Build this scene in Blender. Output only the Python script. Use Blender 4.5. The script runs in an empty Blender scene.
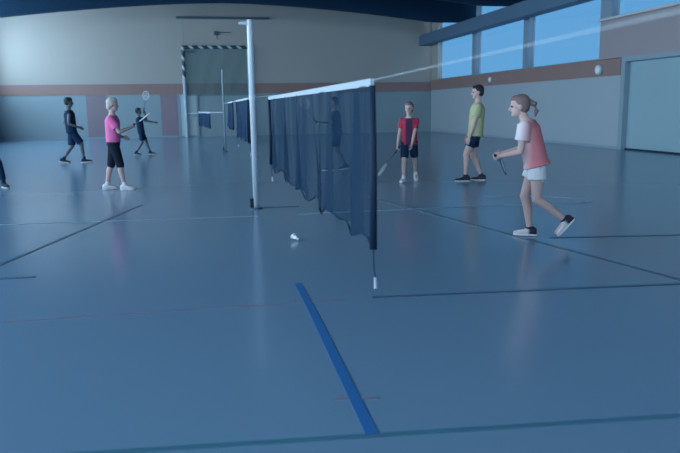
import bpy, bmesh, math, random
from mathutils import Vector as V, Matrix
random.seed(4)
sc = bpy.context.scene
COL = sc.collection
PI = math.pi

# ------------------------------------------------------------------ materials
def mat(name, col, rough=0.6, spec=0.4, var=0.0, vscale=4.0, metal=0.0, bump=0.0, bscale=60.0):
    m = bpy.data.materials.new(name); m.use_nodes = True
    nt = m.node_tree; n = nt.nodes; b = n['Principled BSDF']
    b.inputs['Base Color'].default_value = (*col, 1)
    b.inputs['Roughness'].default_value = rough
    b.inputs['Specular IOR Level'].default_value = spec
    b.inputs['Metallic'].default_value = metal
    tc = n.new('ShaderNodeTexCoord')
    if var:
        nz = n.new('ShaderNodeTexNoise'); nz.inputs['Scale'].default_value = vscale; nz.inputs['Detail'].default_value = 4
        nt.links.new(tc.outputs['Object'], nz.inputs['Vector'])
        mx = n.new('ShaderNodeMix'); mx.data_type = 'RGBA'
        mx.inputs[6].default_value = (*[c*(1-var) for c in col], 1)
        mx.inputs[7].default_value = (*[min(1, c*(1+var)) for c in col], 1)
        nt.links.new(nz.outputs['Fac'], mx.inputs[0]); nt.links.new(mx.outputs[2], b.inputs['Base Color'])
    if bump:
        nz2 = n.new('ShaderNodeTexNoise'); nz2.inputs['Scale'].default_value = bscale
        nt.links.new(tc.outputs['Object'], nz2.inputs['Vector'])
        bp = n.new('ShaderNodeBump'); bp.inputs['Strength'].default_value = bump; bp.inputs['Distance'].default_value = 0.01
        nt.links.new(nz2.outputs['Fac'], bp.inputs['Height']); nt.links.new(bp.outputs['Normal'], b.inputs['Normal'])
    return m

def split_mat(name, c1, c2, axis, lo, hi, rough=0.75, absval=False):
    """two colours meeting along an axis of the garment"""
    m = mat(name, c1, rough, 0.2); nt = m.node_tree; n = nt.nodes
    tc = n.new('ShaderNodeTexCoord'); sp = n.new('ShaderNodeSeparateXYZ')
    nt.links.new(tc.outputs['Object'], sp.inputs[0]); src = sp.outputs[axis]
    if absval:
        a = n.new('ShaderNodeMath'); a.operation = 'ABSOLUTE'; nt.links.new(src, a.inputs[0]); src = a.outputs[0]
    mr = n.new('ShaderNodeMapRange'); mr.inputs[1].default_value = lo; mr.inputs[2].default_value = hi
    nt.links.new(src, mr.inputs[0])
    mx = n.new('ShaderNodeMix'); mx.data_type = 'RGBA'
    mx.inputs[6].default_value = (*c1, 1); mx.inputs[7].default_value = (*c2, 1)
    nt.links.new(mr.outputs[0], mx.inputs[0]); nt.links.new(mx.outputs[2], n['Principled BSDF'].inputs['Base Color'])
    return m

def sheer(name, col, cover, stripes=0.0, scale=30.0):
    """knotted net fabric: partly see-through, a little denser in the gathers"""
    m = bpy.data.materials.new(name); m.use_nodes = True; nt = m.node_tree; n = nt.nodes
    b = n['Principled BSDF']; b.inputs['Base Color'].default_value = (*col, 1); b.inputs['Roughness'].default_value = 0.9
    b.inputs['Specular IOR Level'].default_value = 0.1
    tr = n.new('ShaderNodeBsdfTransparent'); mx = n.new('ShaderNodeMixShader')
    nt.links.new(tr.outputs[0], mx.inputs[1]); nt.links.new(b.outputs[0], mx.inputs[2])
    if stripes:
        tc = n.new('ShaderNodeTexCoord'); mp = n.new('ShaderNodeMapping'); mp.inputs['Scale'].default_value = (0, scale, 0.6)
        nz = n.new('ShaderNodeTexNoise'); nz.inputs['Scale'].default_value = 1.0; nz.inputs['Detail'].default_value = 3
        nt.links.new(tc.outputs['Object'], mp.inputs[0]); nt.links.new(mp.outputs[0], nz.inputs['Vector'])
        mr = n.new('ShaderNodeMapRange'); mr.inputs[1].default_value = 0.35; mr.inputs[2].default_value = 0.68
        mr.inputs[3].default_value = cover - stripes; mr.inputs[4].default_value = min(1, cover + stripes)
        nt.links.new(nz.outputs['Fac'], mr.inputs[0]); nt.links.new(mr.outputs[0], mx.inputs[0])
    else:
        mx.inputs[0].default_value = cover
    nt.links.new(mx.outputs[0], n['Material Output'].inputs['Surface'])
    return m

def glass(name, tint, gloss=0.08):
    m = bpy.data.materials.new(name); m.use_nodes = True; nt = m.node_tree; n = nt.nodes
    n.remove(n['Principled BSDF'])
    tr = n.new('ShaderNodeBsdfTransparent'); tr.inputs[0].default_value = (*tint, 1)
    gl = n.new('ShaderNodeBsdfGlossy'); gl.inputs['Roughness'].default_value = 0.05
    mx = n.new('ShaderNodeMixShader'); mx.inputs[0].default_value = gloss
    nt.links.new(tr.outputs[0], mx.inputs[1]); nt.links.new(gl.outputs[0], mx.inputs[2])
    nt.links.new(mx.outputs[0], n['Material Output'].inputs['Surface'])
    return m

M = {}
M['wall_up'] = mat('painted_wall', (0.37, 0.38, 0.375), 0.8, 0.2, 0.04, 0.4)
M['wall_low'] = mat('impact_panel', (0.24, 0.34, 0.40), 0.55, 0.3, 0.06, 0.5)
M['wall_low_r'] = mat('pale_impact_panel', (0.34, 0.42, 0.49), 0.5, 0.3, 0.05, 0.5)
M['wall_brown'] = mat('taupe_panel', (0.33, 0.30, 0.33), 0.7, 0.2, 0.06, 0.6)
M['band'] = mat('wood_band', (0.28, 0.19, 0.185), 0.5, 0.3, 0.12, 1.5)
M['brown_board'] = mat('brown_board', (0.25, 0.21, 0.26), 0.6, 0.3, 0.1, 1.0)
M['pale_door'] = mat('pale_door', (0.42, 0.55, 0.60), 0.5, 0.3, 0.04, 1.0)
M['ceiling'] = mat('navy_ceiling', (0.008, 0.034, 0.075), 0.8, 0.1, 0.1, 0.7)
M['beam'] = mat('navy_beam', (0.008, 0.034, 0.075), 0.7, 0.1, 0.1, 2.0)
M['long_beam'] = mat('blue_grey_beam', (0.085, 0.16, 0.25), 0.6, 0.3, 0.08, 1.0)
M['post'] = mat('grey_blue_post', (0.20, 0.29, 0.38), 0.6, 0.3)
M['sill'] = mat('pale_sill', (0.50, 0.52, 0.55), 0.6, 0.3)
M['frame'] = mat('steel_frame', (0.24, 0.34, 0.42), 0.5, 0.4)
M['garage'] = mat('grey_blue_door', (0.27, 0.42, 0.50), 0.5, 0.3, 0.05, 0.8)
M['dark'] = mat('dark_rubber', (0.012, 0.03, 0.06), 0.7, 0.2)
M['white'] = mat('white_enamel', (0.60, 0.67, 0.76), 0.4, 0.5)
M['steel'] = mat('dark_steel', (0.05, 0.10, 0.16), 0.5, 0.4)
M['palepost'] = mat('pale_steel', (0.36, 0.52, 0.60), 0.5, 0.4)
M['net'] = sheer('navy_net', (0.010, 0.034, 0.072), 0.70, 0.30, 5.0)
M['net_far'] = sheer('navy_net_far', (0.010, 0.035, 0.090), 0.86, 0.08, 5.0)
M['net_wall'] = sheer('pale_green_net', (0.14, 0.27, 0.30), 0.45)
M['tape'] = mat('white_tape', (0.48, 0.56, 0.65), 0.8, 0.2)
M['cord'] = mat('pale_cord', (0.60, 0.66, 0.72), 0.8, 0.2)
M['skin'] = mat('skin', (0.56, 0.385, 0.37), 0.6, 0.3)
M['skin_d'] = mat('dark_bluish_skin', (0.13, 0.14, 0.17), 0.6, 0.3)  # skin darkened and blued so these players read as silhouettes
M['eye'] = mat('eye', (0.02, 0.02, 0.03), 0.3, 0.5)
M['lip'] = mat('lip', (0.50, 0.22, 0.22), 0.5, 0.3)
M['hair_dark'] = mat('dark_hair', (0.025, 0.025, 0.035), 0.6, 0.3, bump=0.4)
M['hair_blond'] = mat('blond_hair', (0.50, 0.46, 0.42), 0.6, 0.3, bump=0.4)
M['hair_brown'] = mat('brown_hair', (0.20, 0.14, 0.14), 0.6, 0.3, bump=0.4)
M['navy'] = mat('navy_cloth', (0.010, 0.030, 0.075), 0.85, 0.15, bump=0.3, bscale=25)
M['black'] = mat('black_cloth', (0.012, 0.018, 0.035), 0.85, 0.15, bump=0.3, bscale=25)
M['pink'] = mat('pink_cloth', (0.74, 0.17, 0.40), 0.8, 0.2, 0.08, 6, bump=0.3, bscale=25)
M['coral'] = split_mat('coral_cloth_lit_front', (0.60, 0.20, 0.23), (0.74, 0.68, 0.72), 0, 0.02, 0.16)  # lit side of the coral shirt painted in as a whitish front
M['red'] = split_mat('red_jersey_with_navy_front', (0.06, 0.03, 0.08), (0.48, 0.04, 0.09), 1, 0.05, 0.075, absval=True)
M['lime'] = mat('lime_cloth', (0.45, 0.48, 0.28), 0.8, 0.2, 0.06, 6, bump=0.3, bscale=25)
M['white_cloth'] = mat('white_cloth', (0.66, 0.68, 0.72), 0.8, 0.2, bump=0.3, bscale=25)
M['shoe_w'] = mat('white_shoe', (0.72, 0.72, 0.76), 0.6, 0.3)
M['shoe_d'] = mat('dark_shoe', (0.02, 0.03, 0.05), 0.6, 0.3)
M['shoe_p'] = split_mat('white_shoe_with_dark_heel', (0.03, 0.03, 0.06), (0.66, 0.62, 0.68), 0, -0.01, 0.02)
M['strings'] = sheer('racket_strings', (0.75, 0.78, 0.8), 0.3)
M['feather'] = mat('white_feather', (0.85, 0.88, 0.9), 0.7, 0.3)
M['cork'] = mat('white_cork', (0.75, 0.74, 0.7), 0.6, 0.3)
M['lamp_body'] = mat('white_plastic', (0.72, 0.74, 0.78), 0.5, 0.4)
M['line_dark'] = mat('dark_line', (0.055, 0.125, 0.195), 0.35, 0.4)
M['line_white'] = mat('white_line', (0.22, 0.36, 0.48), 0.35, 0.4)
M['line_red'] = mat('red_line', (0.17, 0.20, 0.30), 0.35, 0.4)
M['line_blue'] = mat('blue_line', (0.030, 0.150, 0.40), 0.35, 0.4)
M['line_green'] = mat('green_line', (0.060, 0.180, 0.26), 0.35, 0.4)
M['glass_r'] = glass('window_glass', (0.93, 0.97, 1.0))
M['glass_l'] = glass('window_glass_clear', (0.96, 0.98, 1.0), 0.04)

def floor_mat():
    m = bpy.data.materials.new('blue_grey_sports_floor'); m.use_nodes = True; nt = m.node_tree; n = nt.nodes
    b = n['Principled BSDF']; tc = n.new('ShaderNodeTexCoord')
    nz = n.new('ShaderNodeTexNoise'); nz.inputs['Scale'].default_value = 0.5; nz.inputs['Detail'].default_value = 5
    nt.links.new(tc.outputs['Object'], nz.inputs['Vector'])
    mx = n.new('ShaderNodeMix'); mx.data_type = 'RGBA'
    mx.inputs[6].default_value = (0.150, 0.268, 0.400, 1); mx.inputs[7].default_value = (0.156, 0.275, 0.408, 1)
    nt.links.new(nz.outputs['Fac'], mx.inputs[0]); nt.links.new(mx.outputs[2], b.inputs['Base Color'])
    mr = n.new('ShaderNodeMapRange'); mr.inputs[3].default_value = 0.20; mr.inputs[4].default_value = 0.205
    nt.links.new(nz.outputs['Fac'], mr.inputs[0]); nt.links.new(mr.outputs[0], b.inputs['Roughness'])
    b.inputs['IOR'].default_value = 1.58; b.inputs['Specular IOR Level'].default_value = 0.5
    return m
M['floor'] = floor_mat()

def stripe_mat():
    m = mat('striped_post', (0.1, 0.2, 0.28), 0.5); nt = m.node_tree; n = nt.nodes
    tc = n.new('ShaderNodeTexCoord'); sp = n.new('ShaderNodeSeparateXYZ'); nt.links.new(tc.outputs['Object'], sp.inputs[0])
    ad = n.new('ShaderNodeMath'); ad.operation = 'ADD'; nt.links.new(sp.outputs[0], ad.inputs[0]); nt.links.new(sp.outputs[2], ad.inputs[1])
    mu = n.new('ShaderNodeMath'); mu.operation = 'MULTIPLY'; mu.inputs[1].default_value = 2.1; nt.links.new(ad.outputs[0], mu.inputs[0])
    fr = n.new('ShaderNodeMath'); fr.operation = 'FRACT'; nt.links.new(mu.outputs[0], fr.inputs[0])
    gt = n.new('ShaderNodeMath'); gt.operation = 'GREATER_THAN'; gt.inputs[1].default_value = 0.62; nt.links.new(fr.outputs[0], gt.inputs[0])
    mx = n.new('ShaderNodeMix'); mx.data_type = 'RGBA'
    mx.inputs[6].default_value = (0.02, 0.055, 0.10, 1); mx.inputs[7].default_value = (0.42, 0.55, 0.62, 1)
    nt.links.new(gt.outputs[0], mx.inputs[0]); nt.links.new(mx.outputs[2], n['Principled BSDF'].inputs['Base Color'])
    return m
M['stripe'] = stripe_mat()

# ------------------------------------------------------------------ mesh helpers
def obj(name, bm, m, parent=None, smooth=False):
    bmesh.ops.recalc_face_normals(bm, faces=bm.faces[:])
    me = bpy.data.meshes.new(name); bm.to_mesh(me); bm.free()
    return link(name, me, m, parent, smooth)

def link(name, me, m, parent=None, smooth=False):
    me.materials.clear(); me.materials.append(m)
    if smooth:
        for p in me.polygons: p.use_smooth = True
    o = bpy.data.objects.new(name, me); COL.objects.link(o)
    if parent is not None: o.parent = parent
    return o

def struct(name, bm, m, parent=None):
    o = obj(name, bm, m, parent)
    if parent is None: o['kind'] = 'structure'
    return o

def thing(name, label, cat, loc=(0, 0, 0), rz=0.0, group=None):
    o = bpy.data.objects.new(name, None); COL.objects.link(o); o.empty_display_size = 0.1
    o.location = loc; o.rotation_euler = (0, 0, rz); o['label'] = label; o['category'] = cat
    if group: o['group'] = group
    return o

def tag(o, label, cat, group=None):
    o['label'] = label; o['category'] = cat
    if group: o['group'] = group
    return o

def box(bm, x0, x1, y0, y1, z0, z1, bev=0.0):
    r = bmesh.ops.create_cube(bm, size=1.0)['verts']
    for v in r:
        v.co = V(((x0+x1)/2 + v.co.x*(x1-x0), (y0+y1)/2 + v.co.y*(y1-y0), (z0+z1)/2 + v.co.z*(z1-z0)))
    if bev:
        es = {e for v in r for e in v.link_edges}
        bmesh.ops.bevel(bm, geom=list(es), offset=bev, segments=2, affect='EDGES', profile=0.5)
    return bm
def B(*a, **k): return box(bmesh.new(), *a, **k)

def loft(bm, rings):
    vs = [[bm.verts.new(p) for p in r] for r in rings]
    n = len(vs[0])
    for a, b in zip(vs, vs[1:]):
        for i in range(n):
            bm.faces.new((a[i], a[(i+1) % n], b[(i+1) % n], b[i]))
    bm.faces.new(vs[0][::-1]); bm.faces.new(vs[-1])

def basis(d, hint=None):
    d = d.normalized()
    h = V(hint) if hint is not None else (V((0, 0, 1)) if abs(d.z) < 0.9 else V((1, 0, 0)))
    u = (h - d*h.dot(d))
    if u.length < 1e-4: u = d.orthogonal()
    u.normalize()
    return d, u, d.cross(u)

def ring(c, u, w, ru, rw, n=16, p=2.0):
    out = []
    for i in range(n):
        a = 2*PI*i/n; ca, sa = math.cos(a), math.sin(a)
        e = 2.0/p
        out.append(c + u*(ru*math.copysign(abs(ca)**e, ca)) + w*(rw*math.copysign(abs(sa)**e, sa)))
    return out

def cone(bm, a, b, ra, rb, round_a=True, round_b=True, n=14):
    a, b = V(a), V(b); d, u, w = basis(b-a); rs = []
    if round_a:
        for t in (80, 60, 35, 15): rs.append(ring(a - d*ra*math.sin(math.radians(t)), u, w, ra*math.cos(math.radians(t)), ra*math.cos(math.radians(t)), n))
    rs.append(ring(a, u, w, ra, ra, n)); rs.append(ring(b, u, w, rb, rb, n))
    if round_b:
        for t in (15, 35, 60, 80): rs.append(ring(b + d*rb*math.sin(math.radians(t)), u, w, rb*math.cos(math.radians(t)), rb*math.cos(math.radians(t)), n))
    loft(bm, rs); return bm

def tube(bm, pts, r, n=10):
    pts = [V(p) for p in pts]; rs = []
    for i, p in enumerate(pts):
        d = (pts[min(i+1, len(pts)-1)] - pts[max(i-1, 0)])
        d, u, w = basis(d); rr = r[i] if isinstance(r, (list, tuple)) else r
        rs.append(ring(p, u, w, rr, rr, n))
    loft(bm, rs); return bm

def ell(bm, c, r, R=None, seg=20):
    vs = bmesh.ops.create_uvsphere(bm, u_segments=seg, v_segments=seg*2//3, radius=1.0)['verts']
    for v in vs:
        q = V((v.co.x*r[0], v.co.y*r[1], v.co.z*r[2]))
        if R is not None: q = R @ q
        v.co = V(c) + q
    return bm

def fuse(name, bm, vox, m, parent, it=3):
    """one continuous smooth skin around all the overlapping volumes in bm"""
    bmesh.ops.recalc_face_normals(bm, faces=bm.faces[:])
    me = bpy.data.meshes.new('tmp'); bm.to_mesh(me); bm.free()
    o = bpy.data.objects.new('tmp', me); COL.objects.link(o)
    r = o.modifiers.new('r', 'REMESH'); r.mode = 'VOXEL'; r.voxel_size = vox; r.use_smooth_shade = True
    s = o.modifiers.new('s', 'SMOOTH'); s.factor = 0.5; s.iterations = it
    bpy.context.view_layer.update()
    dg = bpy.context.evaluated_depsgraph_get()
    out = bpy.data.meshes.new_from_object(o.evaluated_get(dg))
    out.name = name
    bpy.data.objects.remove(o); bpy.data.meshes.remove(me)
    return link(name, out, m, parent, True)

# ------------------------------------------------------------------ the hall
XL, XR, YF, YB = -9.7, 12.5, -4.0, 36.0
CXM = 1.45
def arch(x): return max(5.08, 5.78 - 0.70*(abs(x-CXM)/9.05)**1.6)
def roof(x): return arch(x) + 0.95

fl = struct('floor', B(XL-0.3, XR+0.9, YF-0.3, YB+0.3, -0.2, 0.0), M['floor'])

def arch_prism(zlo, zhi, y0, y1, x0=XL, x1=XR, n=48):
    bm = bmesh.new(); q = []
    for i in range(n+1):
        x = x0 + (x1-x0)*i/n
        q.append([bm.verts.new((x, y, z)) for y in (y0, y1) for z in (zlo(x), zhi(x))])
    for a, b in zip(q, q[1:]):
        for i, j in ((0, 1), (1, 3), (3, 2), (2, 0)): bm.faces.new((a[i], a[j], b[j], b[i]))
    bm.faces.new([q[0][k] for k in (0, 2, 3, 1)]); bm.faces.new([q[-1][k] for k in (0, 1, 3, 2)])
    return bm
struct('ceiling', arch_prism(roof, lambda x: roof(x)+0.2, YF-0.3, YB+0.3, XL-0.3, XR+0.9), M['ceiling'])
for y in (30.1, 25.0, 20.0, 15.0, 10.0, 5.0, 0.0):
    o = struct('roof_beam', arch_prism(arch, lambda x: roof(x)+0.02, y-0.16, y+0.16, XL, XR-0.02), M['beam'])

# back wall: painted plaster above, impact panels below, a timber band between
bw = struct('wall_back', arch_prism(lambda x: 2.65, lambda x: roof(x)+0.1, YB, YB+0.25, XL-0.3, XR+0.3), M['wall_up'])
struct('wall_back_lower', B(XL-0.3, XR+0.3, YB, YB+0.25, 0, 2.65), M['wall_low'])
struct('trim_1', B(XL, XR, YB-0.03, YB, 2.16, 2.65), M['band'])
struct('trim_2', B(XL, XR, YB-0.045, YB, 2.63, 2.67), M['brown_board'])
for i, (x0, x1) in enumerate([(-5.40, -4.45), (-1.84, -1.03)]):
    struct('trim_%d' % (3+i), B(x0, x1, YB-0.02, YB, 0.0, 2.16), M['brown_board'])
d1 = bpy.data.objects.new('door_1', None); COL.objects.link(d1); d1.location = (-0.5, YB, 0); d1['kind'] = 'structure'
b = B(-0.38, 0.42, -0.05, 0.0, 0.06, 2.12, bev=0.01); obj('door_leaf', b, M['pale_door'], d1)
b = bmesh.new(); box(b, -0.47, -0.38, -0.07, 0, 0, 2.16); box(b, 0.42, 0.52, -0.07, 0, 0, 2.16); box(b, -0.38, 0.42, -0.07, 0, 2.12, 2.16); box(b, -0.38, 0.42, -0.07, 0, 0, 0.06)
obj('door_frame', b, M['frame'], d1)
b = bmesh.new(); tube(b, [(0.33, -0.05, 1.04), (0.33, -0.10, 1.04), (0.24, -0.10, 1.04)], 0.012); obj('door_handle', b, M['steel'], d1)

# left wall with its row of high windows (out of the picture, it lights the hall)
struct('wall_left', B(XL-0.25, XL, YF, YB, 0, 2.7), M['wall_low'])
bm = bmesh.new()
ys = [-4, 0, 5, 10, 15, 20, 25, 30.1, 35.2]
for y in ys: box(bm, XL-0.25, XL, y-0.2, y+0.2, 2.7, 6.1)
box(bm, XL-0.25, XL, YF, YB, 5.85, 6.3); box(bm, XL-0.25, XL, 35, YB, 2.7, 6.1)
struct('wall_left_piers', bm, M['wall_up'])
nwin = 0
def window(x, y0, y1, z0, z1, mglass, mul=()):
    global nwin; nwin += 1
    w = bpy.data.objects.new('window_%d' % nwin, None); COL.objects.link(w); w['kind'] = 'structure'
    w.location = (x, (y0+y1)/2, z0); h = z1-z0; a = (y1-y0)/2
    obj('pane', B(-0.006, 0.006, -a, a, 0, h), mglass, w)
    b = bmesh.new(); f = 0.05
    box(b, -0.03, 0.03, -a, a, 0, f); box(b, -0.03, 0.03, -a, a, h-f, h); box(b, -0.03, 0.03, -a, -a+f, f, h-f); box(b, -0.03, 0.03, a-f, a, f, h-f)
    obj('window_frame', b, M['frame'], w)
for a, c in zip(ys, ys[1:]): window(XL-0.12, a+0.2, c-0.2, 2.7, 5.85, M['glass_l'])
struct('wall_front', B(XL-0.3, XR+0.3, YF-0.25, YF, 0, 3.9), M['wall_low'])
struct('wall_front_header', B(XL-0.3, XR+0.3, YF-0.25, YF, 5.7, 7.0), M['wall_up'])
xs = [XL, -5.3, -0.8, 3.6, 8.1, XR]
bm = bmesh.new()
for x in xs: box(bm, x-0.2, x+0.2, YF-0.25, YF, 3.9, 5.7)
struct('wall_front_piers', bm, M['wall_up'])
for a, c in zip(xs, xs[1:]):  # unseen windows added behind the camera to light the players' fronts and floor
    nwin += 1; w_ = bpy.data.objects.new('window_%d' % nwin, None); COL.objects.link(w_); w_['kind'] = 'structure'; w_.location = ((a+c)/2, YF-0.12, 3.9)
    h_ = (c-a)/2-0.2; obj('pane', B(-h_, h_, -0.006, 0.006, 0, 1.8), M['glass_l'], w_)
    b = bmesh.new(); box(b, -h_, h_, -.03, .03, 0, .05); box(b, -h_, h_, -.03, .03, 1.75, 1.8); box(b, -h_, -h_+.05, -.03, .03, .05, 1.75); box(b, h_-.05, h_, -.03, .03, .05, 1.75)
    obj('window_frame', b, M['frame'], w_)

# right wall
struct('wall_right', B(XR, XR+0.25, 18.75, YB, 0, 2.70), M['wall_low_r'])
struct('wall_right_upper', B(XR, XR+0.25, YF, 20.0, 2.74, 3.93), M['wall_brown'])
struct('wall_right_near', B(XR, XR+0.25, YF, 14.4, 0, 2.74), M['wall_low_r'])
struct('trim_5', B(XR-0.03, XR, 18.78, YB-0.03, 2.22, 2.72), M['band'])
struct('trim_6', B(XR-0.05, XR+0.25, 20.0, YB, 2.70, 2.75), M['band'])
struct('trim_7', B(XR-0.10, XR+0.25, YF, 19.98, 3.90, 3.97), M['sill'])
bm = bmesh.new()
box(bm, XR, XR+0.25, 35.0, YB, 2.7, 6.2)
struct('wall_right_corner', bm, M['wall_up'])
struct('wall_right_header', B(XR, XR+0.25, YF, YB, 5.95, 6.3), M['beam'])
for y, w in ((30.1, 0.22), (25.0, 0.22), (19.7, 0.30)):
    struct('window_post', B(XR-0.02, XR+0.2, y-w, y+w, 2.75 if y > 20 else 3.97, 5.95), M['post'])
for y in (15, 10, 5, 0):
    struct('window_post', B(XR-0.02, XR+0.2, y-0.22, y+0.22, 3.97, 5.95), M['post'])
for a, c in ((30.32, 35.0), (25.22, 29.88), (20.0, 24.78)): window(XR+0.19, a, c, 2.75, 5.95, M['glass_r'])
for a, c in ((15.22, 19.4), (10.22, 14.78), (5.22, 9.78), (0.22, 4.78), (-4.0, -0.22)): window(XR+0.19, a, c, 3.97, 5.95, M['glass_r'])
struct('long_beam', B(11.78, 12.30, YF, YB, 4.56, 5.10, bev=0.02), M['long_beam'])

# equipment room door in the right wall
d2 = bpy.data.objects.new('door_2', None); COL.objects.link(d2); d2.location = (XR, 16.55, 0); d2['kind'] = 'structure'
obj('door_leaf', B(0.14, 0.20, -2.02, 2.02, 0.05, 2.62), M['garage'], d2)
b = bmesh.new()
box(b, -0.03, 0.25, 2.0, 2.2, 0, 2.74); box(b, -0.03, 0.25, -2.2, -2.0, 0, 2.74); box(b, -0.03, 0.25, -2.0, 2.0, 2.60, 2.74)
obj('door_frame', b, M['frame'], d2)
obj('door_gap_strip', B(0.10, 0.19, -2.0, 2.0, 0.0, 0.05), M['dark'], d2)  # dark strip standing in for the shaded gap under the door
b = bmesh.new(); tube(b, [(0.14, -1.0, 1.0), (0.09, -1.0, 1.0), (0.09, -0.85, 1.0), (0.14, -0.85, 1.0)], 0.012); obj('door_handle', b, M['steel'], d2)
struct('wall_store_room', B(XR+0.25, XR+0.3, 14.2, 18.9, 0, 2.8), M['dark'])
# baseboard
struct('baseboard_right', B(XR-0.012, XR, 18.78, YB, 0, 0.08), M['frame'])
struct('baseboard_back', B(XL, -1.05, YB-0.03, YB, 0, 0.08), M['frame'])

# painted court lines (children of the floor)
NL = 0
def line(pts, w, m):
    global NL; NL += 1; hz = .0015 + .0004*NL
    bm = bmesh.new(); pts = [V((p[0], p[1], 0)) for p in pts]; L = []
    for i, p in enumerate(pts):
        d = (pts[min(i+1, len(pts)-1)] - pts[max(i-1, 0)]).normalized(); s = V((-d.y, d.x, 0))*w/2
        L.append([bm.verts.new(q) for q in (p-s, p+s, p+s+V((0, 0, hz)), p-s+V((0, 0, hz)))])
    for a, b in zip(L, L[1:]):
        for i in range(4): bm.faces.new((a[i], a[(i+1) % 4], b[(i+1) % 4], b[i]))
    bm.faces.new(L[0][::-1]); bm.faces.new(L[-1])
    return obj('court_line', bm, m, fl)
line([(-2.30, 5.02), (-1.872, 6.672), (-1.017, 9.972), (-0.90, 10.45)], 0.055, M['line_dark'])
line([(-9.0, 9.55), (-2.51, 9.117), (0.70, 8.881)], 0.05, M['line_white'])
line([(-1.349, 4.789), (0.19, 4.755), (0.991, 4.732)], 0.035, M['line_red'])
line([(0.585, 3.06), (0.79, 3.02)], 0.04, M['line_red'])
line([(-3.0, 3.03), (-0.266, 2.746), (2.068, 2.517), (3.6, 2.36)], 0.036, M['line_green'])
line([(0.719, 5.3), (0.714, 4.545), (0.670, 2.66)], 0.058, M['line_blue'])
line([(2.55, 10.3), (2.734, 9.423), (3.157, 7.305), (3.701, 4.62), (3.95, 3.4)], 0.045, M['line_dark'])
line([(3.585, 6.484), (4.975, 6.261), (7.5, 5.85)], 0.045, M['line_dark'])
line([(1.2, 4.74), (1.82, 4.684), (3.618, 4.513), (6.0, 4.29)], 0.035, M['line_dark'])
line([(-2.6, 6.13), (-1.721, 6.093), (-1.441, 6.09)], 0.05, M['line_dark'])
line([(1.25, 8.88), (3.217, 8.859), (3.933, 8.837), (4.514, 8.757), (5.153, 8.66), (5.459, 8.777), (5.495, 9.104), (5.22, 9.431), (4.82, 9.685), (4.3, 9.8)], 0.05, M['line_white'])
line([(0.80, 9.62), (1.35, 9.58)], 0.04, M['line_dark'])

# ------------------------------------------------------------------ posts, ropes, nets
def net_post(loc, label, h=2.62, arm=True, pr=0.041, pm=None):
    t = thing('net_post', label, 'net post', loc, 0, 'net posts')
    b = bmesh.new(); tube(b, [(0, 0, 0.02), (0, 0, h-0.015), (0, 0, h)], [pr, pr, pr*.9], 20); obj('pole', b, pm or M['white'], t, True)
    b = bmesh.new(); tube(b, [(0, 0, 0.0), (0, 0, 0.015), (0, 0, 0.02)], [0.085, 0.085, 0.07], 24); obj('base_plate', b, M['steel'], t)
    b = B(-0.085, -0.038, -0.025, 0.025, 0.02, 0.15, bev=0.008); obj('winch', b, M['dark'], t)
    if arm:
        b = bmesh.new(); tube(b, [(-0.02, 0, h-0.05), (-0.10, 0, h-0.045), (-0.15, 0, h-0.045)], [0.028, 0.024, 0.018]); obj('pulley', b, M['white'], t)
    b = bmesh.new(); tube(b, [(0, 0, 1.50), (0, 0, 1.58)], pr+.006, 20); obj('rope_clamp', b, pm or M['white'], t)
    return t
net_post((0.74, 9.55, 0), 'tall white net post standing where the nearest net ends', 2.575)
net_post((0.83, 22.9, 0), 'distant slim net post between the far nets and the back wall', 2.64, False, 0.030, M['frame'])
net_post((0.74, -1.2, 0), 'net post at the camera end of the long white rope', 2.62)

def rope(pts, label, r=0.005):
    bm = bmesh.new(); tube(bm, pts, r, 8)
    return tag(obj('net_rope', bm, M['cord'], None, True), label, 'rope', 'net ropes')
rope([(0.74, 9.50, 1.54), (0.74, 7.3, 1.527), (0.74, 5, 1.50), (0.74, 2.8, 1.512), (0.74, -1.15, 1.57)], 'pale rope carrying the nearest net and running up to the right past the windows', 0.0012)
rope([(0.74, 9.60, 1.54), (0.742, 13, 1.545), (0.755, 18, 1.545), (0.83, 22.85, 1.56)], 'pale rope between the tall white post and the distant slim post', 0.007)

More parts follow.
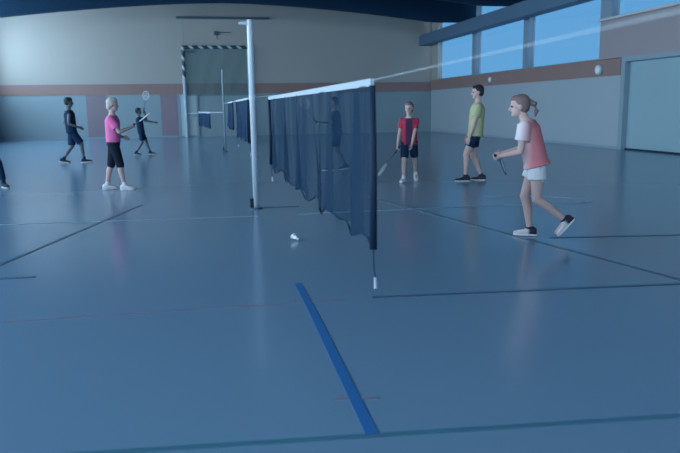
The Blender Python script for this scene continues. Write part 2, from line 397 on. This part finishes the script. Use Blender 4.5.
def netting(bm, L, z1, zbot, amp, nu, nv, ph):
    rows = []
    for i in range(nu+1):
        u = L*i/nu; col = []
        for j in range(nv+1):
            v = j/nv; z = z1 + (zbot(u)-z1)*v
            x = amp*(0.25+0.75*v)*(math.sin(u*7.0+ph+0.8*math.sin(u*2.3)) + 0.5*math.sin(u*17+2*v+ph))
            y = u + 0.05*v*math.sin(u*9+ph)
            col.append(bm.verts.new((x, y, z)))
        rows.append(col)
    for a, b in zip(rows, rows[1:]):
        for j in range(nv): bm.faces.new((a[j], b[j], b[j+1], a[j+1]))
def net(loc, L, label, z1=1.49, depth=0.70, m=None, rz=0.0, drop=0.0, amp=0.035, ties=True, tape=0.028, scal=0.05):
    t = thing('badminton_net', label, 'net', loc, rz, 'badminton nets'); m = m or M['net']
    zb = lambda u: z1 - depth + drop*u/L + scal*abs(math.sin(u*4.6+0.6)) + 0.4*scal*math.sin(u*13)
    bm = bmesh.new(); netting(bm, L, z1, zb, amp, max(12, int(L*40)), 14, loc[1]); obj('netting', bm, m, t, True)
    bm = bmesh.new(); n = max(6, int(L*5)); P = []
    for i in range(n+1):
        u = L*i/n; sag = 0.0
        P.append([bm.verts.new((x, u, z1+z+sag)) for x, z in ((-.008, -.004), (.008, -.004), (.008, tape), (-.008, tape))])
    for a, b in zip(P, P[1:]):
        for i in range(4): bm.faces.new((a[i], a[(i+1) % 4], b[(i+1) % 4], b[i]))
    bm.faces.new(P[0][::-1]); bm.faces.new(P[-1]); obj('top_tape', bm, M['tape'], t)
    bm = bmesh.new(); pts = [(amp*0.6*math.sin(u*7+loc[1]), u, zb(u)) for u in [L*i/60 for i in range(61)]]; tube(bm, pts, 0.006, 6); obj('bottom_cord', bm, M['dark'], t, True)
    for u in (0.0, L):
        bm = bmesh.new(); tube(bm, [(0.0, u, z1), (0.006, u+0.01, z1-depth*.5), (0, u, zb(u)-0.01)], [0.014, 0.016, 0.018], 8); obj('side_cord', bm, M['dark'], t, True)
        if ties:
            bm = bmesh.new(); tube(bm, [(0.0, u, zb(u)), (0.004, u+.004, zb(u)-0.10), (0.008, u, zb(u)-0.14)], [0.003, 0.003, 0.003], 6); tb = obj('tie', bm, M['dark'], t)
            bm = bmesh.new(); tube(bm, [(0.008, u, zb(u)-0.14), (0.010, u, zb(u)-0.19)], [0.005, 0.008], 8); obj('tie_end', bm, M['tape'], tb)
    return t
net((0.74, 2.90, 0), 4.42, 'nearest navy badminton net, long and gathered, ending in mid-air on the right', 1.49, 0.74)
net((0.745, 10.45, 0), 3.3, 'shorter navy net hanging just behind the tall white post', 1.53, 0.68, M['net_far'], 0, 0.0)
net((0.752, 15.4, 0), 2.2, 'small navy net hanging between the distant slim post and the nearer short net', 1.53, 0.62, M['net_far'], 0, 0.0, ties=False)
# the farthest net, on a rope from the wall frame to the distant post
A = V((-0.55, 35.6, 1.20)); Bp = V((0.81, 22.95, 1.28))
rope([A, A.lerp(Bp, .35)+V((0, 0, -.01)), A.lerp(Bp, .6), Bp], 'pale rope from the wall frame to the distant slim post', 0.010)
p0 = A.lerp(Bp, 0.42); p1 = A.lerp(Bp, 0.72); ang = math.atan2(p1.y-p0.y, p1.x-p0.x) - PI/2
net((p0.x, p0.y, 0), (p1-p0).length, 'farthest small navy net in front of the pale frame on the back wall', 1.235, 0.58, M['net_far'], ang, 0.0, ties=False, tape=0.05)

# striped frame with netting on the back wall, rail and hook above it
t = thing('ball_stop_frame', 'tall striped frame with pale netting standing against the back wall', 'frame', (1.0, 35.82, 0))
b = bmesh.new(); tube(b, [(-1.6, 0, 2.9), (-1.6, 0, 4.45)], 0.085, 12); obj('post', b, M['stripe'], t)
b = bmesh.new(); tube(b, [(-1.6, 0, 0.0), (-1.6, 0, 2.9)], 0.085, 12); obj('post', b, M['palepost'], t)
b = bmesh.new(); tube(b, [(1.66, 0, 0.0), (1.66, 0, 4.45)], 0.085, 12); obj('post', b, M['palepost'], t)
b = bmesh.new(); tube(b, [(-1.68, 0, 4.45), (1.74, 0, 4.45)], 0.085, 12); obj('crossbar', b, M['stripe'], t)
b = bmesh.new(); box(b, -1.55, -1.15, -0.02, 0.04, 4.18, 4.28); obj('bracket', b, M['steel'], t)
bm = bmesh.new(); n = 24; rows = []
for i in range(n+1):
    x = -1.5+3.1*i/n; rows.append([bm.verts.new((x, 0.05+0.02*math.sin(i*1.1+j*.4), 4.36-2.3*j/16)) for j in range(17)])
for a, c in zip(rows, rows[1:]):
    for j in range(16): bm.faces.new((a[j], c[j], c[j+1], a[j+1]))
obj('netting', bm, M['net_wall'], t, True)
for z in (1.16, 1.76):
    b = bmesh.new(); ell(b, (-1.6, -0.09, z), (0.05, 0.05, 0.05), seg=12); obj('net_hook', b, M['white'], t, True)
t = thing('hanging_rail', 'thin dark rail high on the back wall above the striped frame', 'rail', (1.4, 35.8, 5.87))
b = bmesh.new(); tube(b, [(-2.25, 0, 0), (2.35, 0, 0)], 0.055, 10); obj('rail', b, M['steel'], t)
for x in (-2.0, 2.1):
    b = bmesh.new(); box(b, x-0.04, x+0.04, 0, 0.2, -0.04, 0.04); obj('wall_bracket', b, M['steel'], t)
for x in (-1.95, 1.3):
    b = bmesh.new(); tube(b, [(x, -0.02, 0), (x, -0.02, -1.30)], 0.012, 6); obj('cord', b, M['frame'], t)
t = thing('wall_hook', 'small dark hook with a thin rod above the striped frame', 'hook', (1.10, 35.9, 5.15))
b = bmesh.new(); box(b, -0.13, 0.10, 0.02, 0.1, -0.10, 0.10, bev=0.02); obj('plate', b, M['steel'], t)
b = bmesh.new(); tube(b, [(0.0, 0.0, 0.02), (0.3, -0.02, 0.03), (0.72, -0.02, 0.02)], 0.018, 8); obj('rod', b, M['steel'], t)
b = bmesh.new(); tube(b, [(0, 0.02, -0.08), (0, -0.12, -0.10), (0.02, -0.14, -0.26), (0.06, -0.10, -0.30)], 0.02, 8); obj('hook', b, M['steel'], t)

def wall_lamp(y, z, label, s):
    t = thing('wall_lamp', label, 'wall lamp', (XR-0.03, y, z), 0, 'wall lamps on the timber band')
    b = bmesh.new(); tube(b, [(0, 0, 0), (-0.04, 0, 0)], s*1.0, 20); obj('base', b, M['frame'], t)
    b = bmesh.new(); tube(b, [(-0.035, 0, 0), (-0.10, 0, 0), (-0.13, 0, 0), (-0.14, 0, 0)], [s*.88, s*.85, s*.6, s*.2], 20); obj('cover', b, M['lamp_body'], t, True)
wall_lamp(28.06, 2.46, 'small white wall lamp on the timber band below the second window', 0.13)
wall_lamp(19.85, 2.43, 'pale round wall lamp beside the frame of the wide grey door', 0.17)

# shuttlecock on the floor
t = thing('shuttlecock', 'white feather shuttlecock lying on the floor beneath the nearest net', 'shuttlecock', (0.964, 7.058, 0.0), 2.3)
def shuttle_parts(t):
    R = Matrix.Rotation(math.radians(70), 3, 'Y'); off = V((0, 0, 0.028))
    b = bmesh.new(); ell(b, off + R @ V((0, 0, -0.012)), (0.013, 0.013, 0.013), seg=16); cone(b, off + R @ V((0, 0, -0.012)), off + R @ V((0, 0, 0.004)), 0.013, 0.0135, False, False); obj('cork', b, M['cork'], t, True)
    for k in range(16):
        a = 2*PI*k/16; ca, sa = math.cos(a), math.sin(a); b = bmesh.new()
        P = []
        for s, r, w in ((0.0, .012, .0015), (0.03, .021, .0015), (0.034, .022, .0055), (0.055, .029, .0065), (0.066, .033, .002)):
            c = V((ca*r, sa*r, s)); tn = V((-sa, ca, 0.15)); nn = V((ca, sa, 0))*0.0006
            P.append([b.verts.new(off + R @ q) for q in (c-tn*w-nn, c+tn*w-nn, c+tn*w+nn, c-tn*w+nn)])
        for p, q in zip(P, P[1:]):
            for i in range(4): b.faces.new((p[i], p[(i+1) % 4], q[(i+1) % 4], q[i]))
        b.faces.new(P[0][::-1]); b.faces.new(P[-1]); obj('feather', b, M['feather'], t)
shuttle_parts(t)

# ------------------------------------------------------------------ people
def ik(a, b, l1, l2, hint):
    d = b-a; D = min(d.length, (l1+l2)*0.999); d.normalize()
    if (b-a).length > D: b = a + d*D
    x = (l1*l1 - l2*l2 + D*D)/(2*D); h = math.sqrt(max(0, l1*l1 - x*x))
    p = V(hint) - d*V(hint).dot(d); p.normalize()
    return a + d*x + p*h, b

TORSO = [(-.16, .070, .046), (-.07, .092, .060), (.04, .096, .064), (.16, .088, .060), (.32, .079, .056), (.50, .086, .061),
         (.66, .096, .065), (.79, .100, .060), (.89, .088, .050), (.96, .058, .042), (1.02, .036, .036)]

def person(P):
    H = P['H']; k = H/1.7
    t = thing('person', P['label'], 'person', P['loc'], P['rz'], P.get('group'))
    skin = P.get('skin', M['skin']); vox = P.get('vox', 0.009)
    pel = V(P['pel']); neck = V(P['neck'])
    sp = (neck-pel); SL = 0.305*H; sp.normalize(); neck = pel + sp*SL
    tw = P.get('twist', 0.0); ptw = P.get('ptwist', 0.0)
    def side(s):
        a = ptw + (tw-ptw)*max(0, min(1, s)); w = V((-math.sin(a), math.cos(a), 0)); w = (w - sp*w.dot(sp)).normalized(); return w
    def tring(s, hs, hd, grow=0.0):
        w = side(s); f = w.cross(sp); c = pel + sp*(SL*s)
        return ring(c, w, f, hs*H+grow, hd*H+grow, 20, 2.3)
    sh = {}; hip = {}
    for n, q in (('L', 1), ('R', -1)):
        sh[n] = pel + sp*(SL*.86) + side(1)*(q*P.get('shw', .108)*H); hip[n] = pel + side(0)*(q*.050*H) - sp*0.005*H
    legs = {}; arms = {}
    for n in 'LR':
        ank = V(P['ank'+n]); kn, ank = ik(hip[n], ank, .242*H, .238*H, P.get('kh'+n, (1, 0, 0.05))); legs[n] = (hip[n], kn, ank)
        wr = V(P['wr'+n]); el, wr = ik(sh[n], wr, .168*H, .150*H, P.get('eh'+n, (-0.6, 0, -0.6))); arms[n] = (sh[n], el, wr)
    # ---- body
    bm = bmesh.new()
    loft(bm, [tring(*r) for r in TORSO])
    hd = P.get('head', (0, 0)); Rh = Matrix.Rotation(hd[0], 3, 'Z') @ Matrix.Rotation(hd[1], 3, 'Y')
    hc = neck + sp*(0.052*H) + V((0.012*H, 0, 0.055*H)) + V(P.get('hoff', (0, 0, 0)))
    cone(bm, neck - sp*0.02*H, hc - V((0.010*H, 0, 0.03*H)), .034*H, .030*H)
    hs = P.get('hs', 1.0)*H
    at = lambda x, y, z: hc + Rh @ (V((x, y, z))*hs)
    ell(bm, at(-.004, 0, .018), (.058*hs, .046*hs, .054*hs), Rh)
    ell(bm, at(.016, 0, -.022), (.037*hs, .035*hs, .046*hs), Rh)
    cone(bm, at(.050, 0, .006), at(.064, 0, -.014), .006*hs, .010*hs)          # nose
    ell(bm, at(.044, 0, -.050), (.012*hs, .014*hs, .012*hs), Rh)               # chin
    ell(bm, at(.048, 0, .016), (.010*hs, .030*hs, .007*hs), Rh)                # brow
    for q in (1, -1): ell(bm, at(-.004, q*.046, -.004), (.012*hs, .006*hs, .018*hs), Rh)
    for n, q in (('L', 1), ('R', -1)):
        h, kn, an = legs[n]
        cone(bm, h, kn, .052*H, .033*H); m1 = kn.lerp(an, .28); back = -side(0).cross(sp)*0.008*H
        cone(bm, kn, m1+back, .031*H, .032*H); cone(bm, m1+back, an, .032*H, .019*H)
        fd = P['foot'+n]; d = V((math.cos(fd[0])*math.cos(fd[1]), math.sin(fd[0])*math.cos(fd[1]), math.sin(fd[1])))
        cone(bm, an - V((0, 0, .012*H)), an + d*.085*H - V((0, 0, .022*H)), .020*H, .014*H)
        s, el, wr = arms[n]
        cone(bm, s, el, .030*H, .0215*H); cone(bm, el, el.lerp(wr, .3), .022*H, .0225*H); cone(bm, el.lerp(wr, .3), wr, .0225*H, .0145*H)
        # hand: palm, four fingers of unequal length, thumb from the side of the palm
        d = (wr-el).normalized(); g = V(P.get('grip'+n, (0.25, q*-0.2, 0.9))); _, sd, _ = basis(d, g)
        nn = d.cross(sd)*q*P.get('palm'+n, 1.0); curl = P.get('curl'+n, 0.45)
        pl = .085*k; c0 = wr; c1 = wr + d*pl
        loft(bm, [ring(c0, sd, nn, .021*k, .015*k, 12), ring(c0.lerp(c1, .5), sd, nn, .036*k, .015*k, 12), ring(c1, sd, nn, .038*k, .013*k, 12)])
        for i, (off, ln) in enumerate(((.029, .072), (.010, .080), (-.010, .075), (-.028, .058))):
            p = c1 - d*.008*k + sd*off*k; a = curl*.6; r = .0088*k
            for sg in (.42, .32, .26):
                e = p + (d*math.cos(a) + nn*math.sin(a))*ln*k*sg*1.05; cone(bm, p, e, r, r*.92, n=8); p = e; r *= .92; a += curl
        p = c0 + d*.026*k + sd*.026*k; e = p + (d*.62 + sd*.62 + nn*.35).normalized()*.040*k; cone(bm, p, e, .0115*k, .010*k, n=8)
        e2 = e + (d*(.95-.3*curl) + sd*(.25-.35*curl) + nn*(.2+.5*curl)).normalized()*.034*k; cone(bm, e, e2, .010*k, .0085*k, n=8)
        arms[n] = (s, el, wr, d, sd, nn, c0.lerp(c1, .80) + nn*.026*k)
    fuse('body', bm, vox, skin, t, 2)
    # ---- face
    for q in (1, -1):
        b = bmesh.new(); ell(b, at(.047, q*.0185, .004), (.0065*hs, .0085*hs, .0055*hs), Rh, 12); obj('eye', b, M['eye'], t, True)
    b = bmesh.new(); ell(b, at(.050, 0, -.032), (.006*hs, .0145*hs, .0045*hs), Rh, 12); obj('mouth', b, M['lip'], t, True)
    # ---- hair
    b = bmesh.new(); hm = P['hair'][1]
    ell(b, at(-.014, 0, .026), (.058*hs, .0505*hs, .055*hs), Rh); ell(b, at(-.026, 0, .004), (.042*hs, .048*hs, .052*hs), Rh)
    ell(b, at(.012, 0, .054), (.040*hs, .040*hs, .022*hs), Rh)
    if P['hair'][0] == 'pony':
        ell(b, at(-.072, 0, .022), (.018*hs, .018*hs, .018*hs), Rh); tube(b, [at(-.072, 0, .022), at(-.098, .002, .004), at(-.105, .004, -.035), at(-.092, .004, -.075)], [.016*hs, .020*hs, .017*hs, .005*hs], 12)
    if P['hair'][0] == 'bob':
        ell(b, at(-.034, 0, -.022), (.034*hs, .046*hs, .042*hs), Rh)
    fuse('hair', b, .008, hm, t, 2)
    # ---- clothes
    lo = P.get('loose', .012)
    b = bmesh.new(); hem = P.get('hem', -.06); rs = [(s, a, c) for s, a, c in TORSO if hem < s < .95]
    a0 = max(.098, .094); rs = [(hem, .107, .079)] + [(s, max(a, .095) if s < .8 else a, max(c, .066) if s < .8 else c) for s, a, c in rs] + [(.965, .056, .044)]
    loft(b, [tring(*r, grow=lo) for r in rs])
    for n in 'LR':
        s, el = arms[n][:2]; f = P.get('sleeve', .62); e = s.lerp(el, f)
        cone(b, s, e, .030*H+lo*.9, .027*H+lo*1.5, True, False)
    shn = P.get('top', 'tshirt'); fuse(shn, b, .009, P['shirt'], t, 3)
    b = bmesh.new(); loft(b, [tring(-.17, .080, .055, .006), tring(-.08, .098, .066, .008), tring(.0, .097, .065, .007), tring(.08, .092, .061, .005), tring(.18, .082, .054, .003)])
    for n in 'LR':
        h, kn, an = legs[n]; f = P.get('short', .75); lw = P.get('legw', .016)
        if f <= 1: cone(b, h, h.lerp(kn, f), .052*H+.010, .052*H+(.033-.052)*H*f+lw, True, False)
        else:
            cone(b, h, kn, .052*H+.008, .033*H+lw); cone(b, kn, kn.lerp(an, f-1), .033*H+lw, .030*H+lw, True, False)
    fuse(P.get('bottom', 'shorts'), b, .009, P['pants'], t, 3)
    for n in 'LR':
        h, kn, an = legs[n]; fd = P['foot'+n]
        d = V((math.cos(fd[0])*math.cos(fd[1]), math.sin(fd[0])*math.cos(fd[1]), math.sin(fd[1])))
        _, u, w = basis(d, (0, 0, 1) if abs(fd[1]) < 1.2 else (1, 0, 0))
        if 'sock' in P:
            b = bmesh.new(); e = an.lerp(kn, P.get('sockh', .18)); cone(b, an - (kn-an).normalized()*.01, e, .019*H+.006, .022*H+.006, True, False, 16); obj('sock', b, P['sock'], t, True)
        L = .158*H; base = an - u*.043*H
        # shoe in its own frame so its pattern follows the foot
        sh_ = bpy.data.objects.new('shoe', bpy.data.meshes.new('shoe')); COL.objects.link(sh_); sh_.parent = t
        sh_.matrix_local = Matrix.Translation(base) @ Matrix((d, w*-1 if False else u.cross(d), u)).transposed().to_4x4()
        b = bmesh.new(); X, Y, Z = V((1, 0, 0)), V((0, 1, 0)), V((0, 0, 1)); rs = []
        for fx, hw, hh in ((-.31, .012, .030), (-.29, .019, .044), (-.22, .024, .054), (-.08, .0255, .058), (.08, .026, .050), (.25, .029, .036), (.45, .031, .029), (.60, .026, .024), (.69, .014, .018), (.71, .006, .013)):
            rs.append(ring(X*fx*L + Z*(.006*H + hh*H/2), Y, Z, hw*H, hh*H/2, 16, 2.6))
        loft(b, rs); bmesh.ops.recalc_face_normals(b, faces=b.faces[:]); b.to_mesh(sh_.data); b.free()
        sh_.data.materials.append(P['shoe'])
        for p in sh_.data.polygons: p.use_smooth = True
        b = bmesh.new(); top = []
        for i in range(28):
            a = 2*PI*i/28; fx = .20 + .52*math.cos(a); wd = (.030 if fx > .2 else .026)*H*abs(math.sin(a))**.75*math.copysign(1, math.sin(a)); top.append((fx*L, wd))
        vs0 = [b.verts.new((x, y, 0)) for x, y in top]; vs1 = [b.verts.new((x, y, .010*H)) for x, y in top]
        for i in range(28): b.faces.new((vs0[i], vs0[(i+1) % 28], vs1[(i+1) % 28], vs1[i]))
        b.faces.new(vs0[::-1]); b.faces.new(vs1); obj('sole', b, P.get('sole', M['shoe_w']), sh_)
    return t, arms

def world(t, p):
    return Matrix.Translation(t.location) @ Matrix.Rotation(t.rotation_euler.z, 4, 'Z') @ V(p)
def racket(t, hand, dirv, label, face=(0, 1, 0.2), fm=None):
    """held racket: grip through the fist, head along dirv (given in the person's frame)"""
    Rz = Matrix.Rotation(t.rotation_euler.z, 3, 'Z'); d, u, w = basis(Rz @ V(dirv), Rz @ V(face)); g = world(t, hand)
    r = thing('badminton_racket', label, 'racket', g, 0, 'badminton rackets')
    z = lambda s: d*s
    b = bmesh.new(); tube(b, [z(-.07), z(-.065), z(.10), z(.12)], [.013, .015, .0135, .008], 10); obj('grip', b, M['dark'], r, True)
    b = bmesh.new(); tube(b, [z(.11), z(.36)], .005, 8); obj('shaft', b, M['steel'], r, True)
    c = z(.36+.135); b = bmesh.new(); n = 36; rs = []
    for i in range(n):
        a = 2*PI*i/n; e = d*math.cos(a)*.135 + w*math.sin(a)*.10; o = e.normalized(); rs.append([b.verts.new(c+e+o*.007*math.cos(q)+u*.007*math.sin(q)) for q in (0, PI/3, 2*PI/3, PI, 4*PI/3, 5*PI/3)])
    for i in range(n):
        for j in range(6): b.faces.new((rs[i][j], rs[(i+1) % n][j], rs[(i+1) % n][(j+1) % 6], rs[i][(j+1) % 6]))
    obj('head_frame', b, fm or M['white'], r, True)
    b = bmesh.new()
    for i in range(-7, 8):
        x = i*.0125; h = .133*math.sqrt(max(0, 1-(x/.10)**2)); tube(b, [c+w*x-d*h, c+w*x+d*h], .0012, 4)
    for i in range(-9, 10):
        x = i*.0135; h = .099*math.sqrt(max(0, 1-(x/.135)**2)); tube(b, [c+d*x-w*h, c+d*x+w*h], .0012, 4)
    obj('strings', b, M['cord'], r)
    return r

R = math.radians
GP = 'players on the court'
# girl in the foreground on the right, in profile facing left
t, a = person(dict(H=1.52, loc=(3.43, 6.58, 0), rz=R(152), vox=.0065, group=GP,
    label='person in coral shirt, its lit front painted paler, and white shorts stepping left with arms forward',
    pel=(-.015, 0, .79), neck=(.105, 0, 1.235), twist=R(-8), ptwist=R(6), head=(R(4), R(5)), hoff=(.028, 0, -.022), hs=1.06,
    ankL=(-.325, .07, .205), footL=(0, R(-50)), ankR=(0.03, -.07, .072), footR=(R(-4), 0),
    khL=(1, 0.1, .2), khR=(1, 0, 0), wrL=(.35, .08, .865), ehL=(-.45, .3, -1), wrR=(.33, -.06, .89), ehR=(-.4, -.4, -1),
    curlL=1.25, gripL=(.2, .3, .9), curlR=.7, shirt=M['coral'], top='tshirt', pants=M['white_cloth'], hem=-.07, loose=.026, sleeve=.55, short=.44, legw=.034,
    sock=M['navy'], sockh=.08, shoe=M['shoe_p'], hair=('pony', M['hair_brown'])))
racket(t, a['L'][6], (-.10, -.96, -.28), 'racket held low in front of the person in the coral shirt', (.9, 0, -.3), M['steel'])
# boy in lime shirt, facing left
t, a = person(dict(H=1.76, loc=(4.97, 11.92, 0), rz=R(160), group=GP,
    label='person in lime green shirt and dark shorts standing below the windows',
    pel=(-.03, 0, .90), neck=(-.07, 0, 1.45), head=(R(8), R(4)),
    ankL=(.14, .09, .08), footL=(R(4), 0), ankR=(-.16, -.09, .08), footR=(R(-4), 0), khL=(1, 0, 0), khR=(1, 0, 0),
    wrL=(.09, .20, .80), ehL=(-1, .3, -.2), wrR=(.10, -.20, .82), ehR=(-1, -.3, -.2), curlL=.5, curlR=.5,
    shirt=M['lime'], pants=M['navy'], hem=-.12, loose=.022, sleeve=.6, short=.62, legw=.022, sock=M['navy'], sockh=.12, shoe=M['shoe_d'], hair=('short', M['hair_dark'])))
# small boy in red facing the camera
t, a = person(dict(H=1.45, loc=(3.80, 12.15, 0), rz=R(-112), group=GP, hs=1.10, shw=.092,
    label='small person in red jersey and dark shorts facing the camera beyond the net',
    pel=(0, 0, .755), neck=(.03, 0, 1.19), head=(R(-14), R(4)),
    ankR=(.05, -.10, .065), footR=(R(-12), 0), ankL=(-.30, .10, .10), footL=(R(10), R(-22)), khL=(1, .1, 0), khR=(1, 0, 0),
    wrR=(.10, -.21, .68), ehR=(-1, -.6, -.2), wrL=(.18, .06, .70), ehL=(-1, .6, -.2), curlR=1.2, gripR=(.9, .1, .2), curlL=.6,
    shirt=M['red'], top='jersey', pants=M['navy'], hem=-.12, loose=.010, sleeve=.6, short=.86, legw=.026, sock=M['white_cloth'], shoe=M['shoe_w'], hair=('short', M['hair_brown'])))
racket(t, a['R'][6], (.35, -.45, -.62), 'racket held down beside the small person in red', (.15, .62, -.45))
# player seen through the nearest net
t, a = person(dict(H=1.63, loc=(3.02, 15.05, 0), rz=R(168), group=GP, vox=.011,
    label='person in dark clothes reaching left behind the nearest net',
    pel=(0, 0, .83), neck=(.04, 0, 1.35), head=(0, R(4)),
    ankL=(.16, .10, .072), footL=(0, 0), ankR=(-.18, -.10, .085), footR=(0, R(-8)), khL=(1, 0, 0), khR=(1, 0, 0),
    wrL=(.36, .12, 1.02), ehL=(-.2, .5, -1), wrR=(.42, -.10, 1.06), ehR=(-.2, -.5, -1), curlR=1.2, gripR=(.4, 0, .9), curlL=.6,
    shirt=M['navy'], pants=M['navy'], hem=-.12, sleeve=.65, short=.75, sock=M['navy'], shoe=M['shoe_d'], hair=('short', M['hair_dark']), skin=M['skin_d']))
racket(t, a['R'][6], (.45, .1, .8), 'racket raised by the dark-clothed person behind the nearest net')
# girl in pink on the left, facing right
t, a = person(dict(H=1.60, loc=(-1.48, 12.63, 0), rz=R(7), group=GP,
    label='person in pink shirt and dark knee-length trousers standing on the left court',
    pel=(-.01, 0, .835), neck=(0, 0, 1.35), twist=R(-10), head=(R(-6), R(4)),
    ankL=(-.17, .09, .072), footL=(R(6), 0), ankR=(.13, -.09, .072), footR=(R(-10), 0), khL=(1, 0, 0), khR=(1, 0, 0),
    wrR=(.30, -.12, 1.10), ehR=(-.5, -.6, -1), wrL=(.16, .20, .92), ehL=(-1, .4, -.3), curlR=1.2, gripR=(.4, -.3, .9), curlL=.5,
    shirt=M['pink'], pants=M['black'], bottom='trousers', hem=.03, loose=.020, sleeve=.7, short=1.10, legw=.018, sock=M['white_cloth'], shoe=M['shoe_w'], hair=('bob', M['hair_blond'])))
racket(t, a['R'][6], (.35, -.85, .28), 'racket held forward by the person in pink', (.28, 0, -.35))
# smaller player in dark clothes with raised racket
t, a = person(dict(H=1.48, loc=(-1.73, 22.3, 0), rz=R(5), group=GP, vox=.012, skin=M['skin_d'],
    label='small person in dark clothes with one arm stretched forward and a racket raised',
    pel=(-.05, 0, .745), neck=(-.10, 0, 1.22), head=(0, 0),
    ankL=(.20, .08, .068), footL=(0, 0), ankR=(-.24, -.08, .085), footR=(0, R(-10)), khL=(1, 0, 0), khR=(1, 0, 0),
    wrR=(.40, -.10, 1.00), ehR=(-.2, -.5, -1), wrL=(.10, .16, 1.30), ehL=(.2, .5, -1), curlL=1.2, gripL=(.15, .1, 1), curlR=.4,
    shirt=M['navy'], pants=M['navy'], hem=-.14, sleeve=.5, short=.80, sock=M['navy'], shoe=M['shoe_d'], hair=('short', M['hair_dark'])))
racket(t, a['L'][6], (.18, 0, 1), 'racket held upright above the small dark-clothed person', (.3, 1, 0))
# tall player walking at the far left
t, a = person(dict(H=1.79, loc=(-3.36, 19.7, 0), rz=R(10), group=GP, vox=.011, skin=M['skin_d'],
    label='tall person in dark sleeveless top and shorts walking right on the far left',
    pel=(-.03, 0, .885), neck=(-.06, 0, 1.47), head=(0, R(4)),
    ankL=(-.30, .08, .10), footL=(0, R(-10)), ankR=(.24, -.08, .082), footR=(0, R(4)), khL=(1, 0, 0), khR=(1, 0, 0),
    wrR=(.16, -.22, .96), ehR=(-1, -.3, -.3), wrL=(-.02, .24, .88), ehL=(-1, .3, -.2), curlR=.5,
    shirt=M['navy'], top='vest', pants=M['navy'], hem=-.12, sleeve=.12, short=.92, legw=.036, loose=.026, sock=M['navy'], shoe=M['shoe_d'], hair=('short', M['hair_dark'])))
# player cut off by the left edge of the picture
t, a = person(dict(H=1.65, loc=(-3.83, 13.75, 0), rz=R(15), group=GP, vox=.011, skin=M['skin_d'],
    label='person cut off by the left edge, only a dark leg and shoe showing',
    pel=(-.05, 0, .83), neck=(-.06, 0, 1.35), head=(0, 0),
    ankL=(-.26, .09, .085), footL=(0, R(-8)), ankR=(.18, -.09, .074), footR=(R(-70), 0), khL=(1, 0, 0), khR=(1, 0, 0),
    wrR=(.05, -.26, .90), ehR=(-1, -.3, -.3), wrL=(-.05, .24, .86), ehL=(-1, .3, -.2),
    shirt=M['navy'], pants=M['navy'], bottom='trousers', hem=-.12, short=1.8, legw=.010, sock=M['navy'], shoe=M['shoe_d'], hair=('short', M['hair_dark'])))

# ------------------------------------------------------------------ daylight
w = bpy.data.worlds.new('sky'); sc.world = w; w.use_nodes = True; nt = w.node_tree; n = nt.nodes
bg = n['Background']; tc = n.new('ShaderNodeTexCoord'); sp = n.new('ShaderNodeSeparateXYZ')
nt.links.new(tc.outputs['Generated'], sp.inputs[0])
cr = n.new('ShaderNodeValToRGB'); mr = n.new('ShaderNodeMapRange'); mr.inputs[1].default_value = -1; mr.inputs[2].default_value = 1
dt = n.new('ShaderNodeVectorMath'); dt.operation = 'DOT_PRODUCT'; dt.inputs[1].default_value = (0.95, 0.30, 0.0)
nt.links.new(tc.outputs['Generated'], dt.inputs[0])
nt.links.new(dt.outputs['Value'], mr.inputs[0]); nt.links.new(mr.outputs[0], cr.inputs[0])
SKY_L = 12.0
e = cr.color_ramp.elements            # bright sky on the sun's side and, as fill, behind the camera, plain blue away from it
e[0].position = 0.37; e[0].color = (0.66, 0.86, 1.0, 1)
e[1].position = 0.48; e[1].color = (0.14/SKY_L, 0.40/SKY_L, 0.71/SKY_L, 1)
nt.links.new(cr.outputs[0], bg.inputs['Color']); bg.inputs['Strength'].default_value = SKY_L
l = bpy.data.lights.new('added_front_window_portal', 'AREA'); l.shape = 'RECTANGLE'; l.size = XR-XL-0.4; l.size_y = 1.8; l.cycles.is_portal = True  # portal for the added windows behind the camera
o = bpy.data.objects.new('added_front_window_portal', l); COL.objects.link(o)
o.location = ((XL+XR)/2, YF-0.3, 4.8); o.rotation_euler = (R(90), 0, 0)
for y0, y1 in zip(ys, ys[1:]):
    l = bpy.data.lights.new('left_window_daylight', 'AREA'); l.shape = 'RECTANGLE'; l.size = y1-y0-0.4; l.size_y = 3.15; l.cycles.is_portal = True
    o = bpy.data.objects.new('left_window_daylight', l); COL.objects.link(o)
    o.location = (XL-0.3, (y0+y1)/2, 4.27); o.rotation_euler = (0, R(-90), R(0)); o.rotation_euler = Matrix(((0, 0, -1), (1, 0, 0), (0, -1, 0))).to_euler()

# ------------------------------------------------------------------ camera
cd = bpy.data.cameras.new('camera'); cam = bpy.data.objects.new('camera', cd); COL.objects.link(cam)
cd.sensor_width = 36.0; cd.lens = 36.0; cd.clip_end = 200
cd.dof.use_dof = True; cd.dof.focus_distance = 7.2; cd.dof.aperture_fstop = 2.6
Rc = Matrix(((0.97936953, 0.04897729, -0.19605241), (-0.20155124, 0.16677655, -0.96517495), (-0.01457471, 0.98477754, 0.17320731)))
cam.matrix_world = Matrix.Translation((0, 0, 1.4)) @ Rc.to_4x4()
sc.camera = cam
sc.view_settings.view_transform = 'Standard'; sc.view_settings.look = 'None'
sc.view_settings.exposure = 0.15; sc.view_settings.gamma = 1.0; sc.view_settings.use_curve_mapping = False
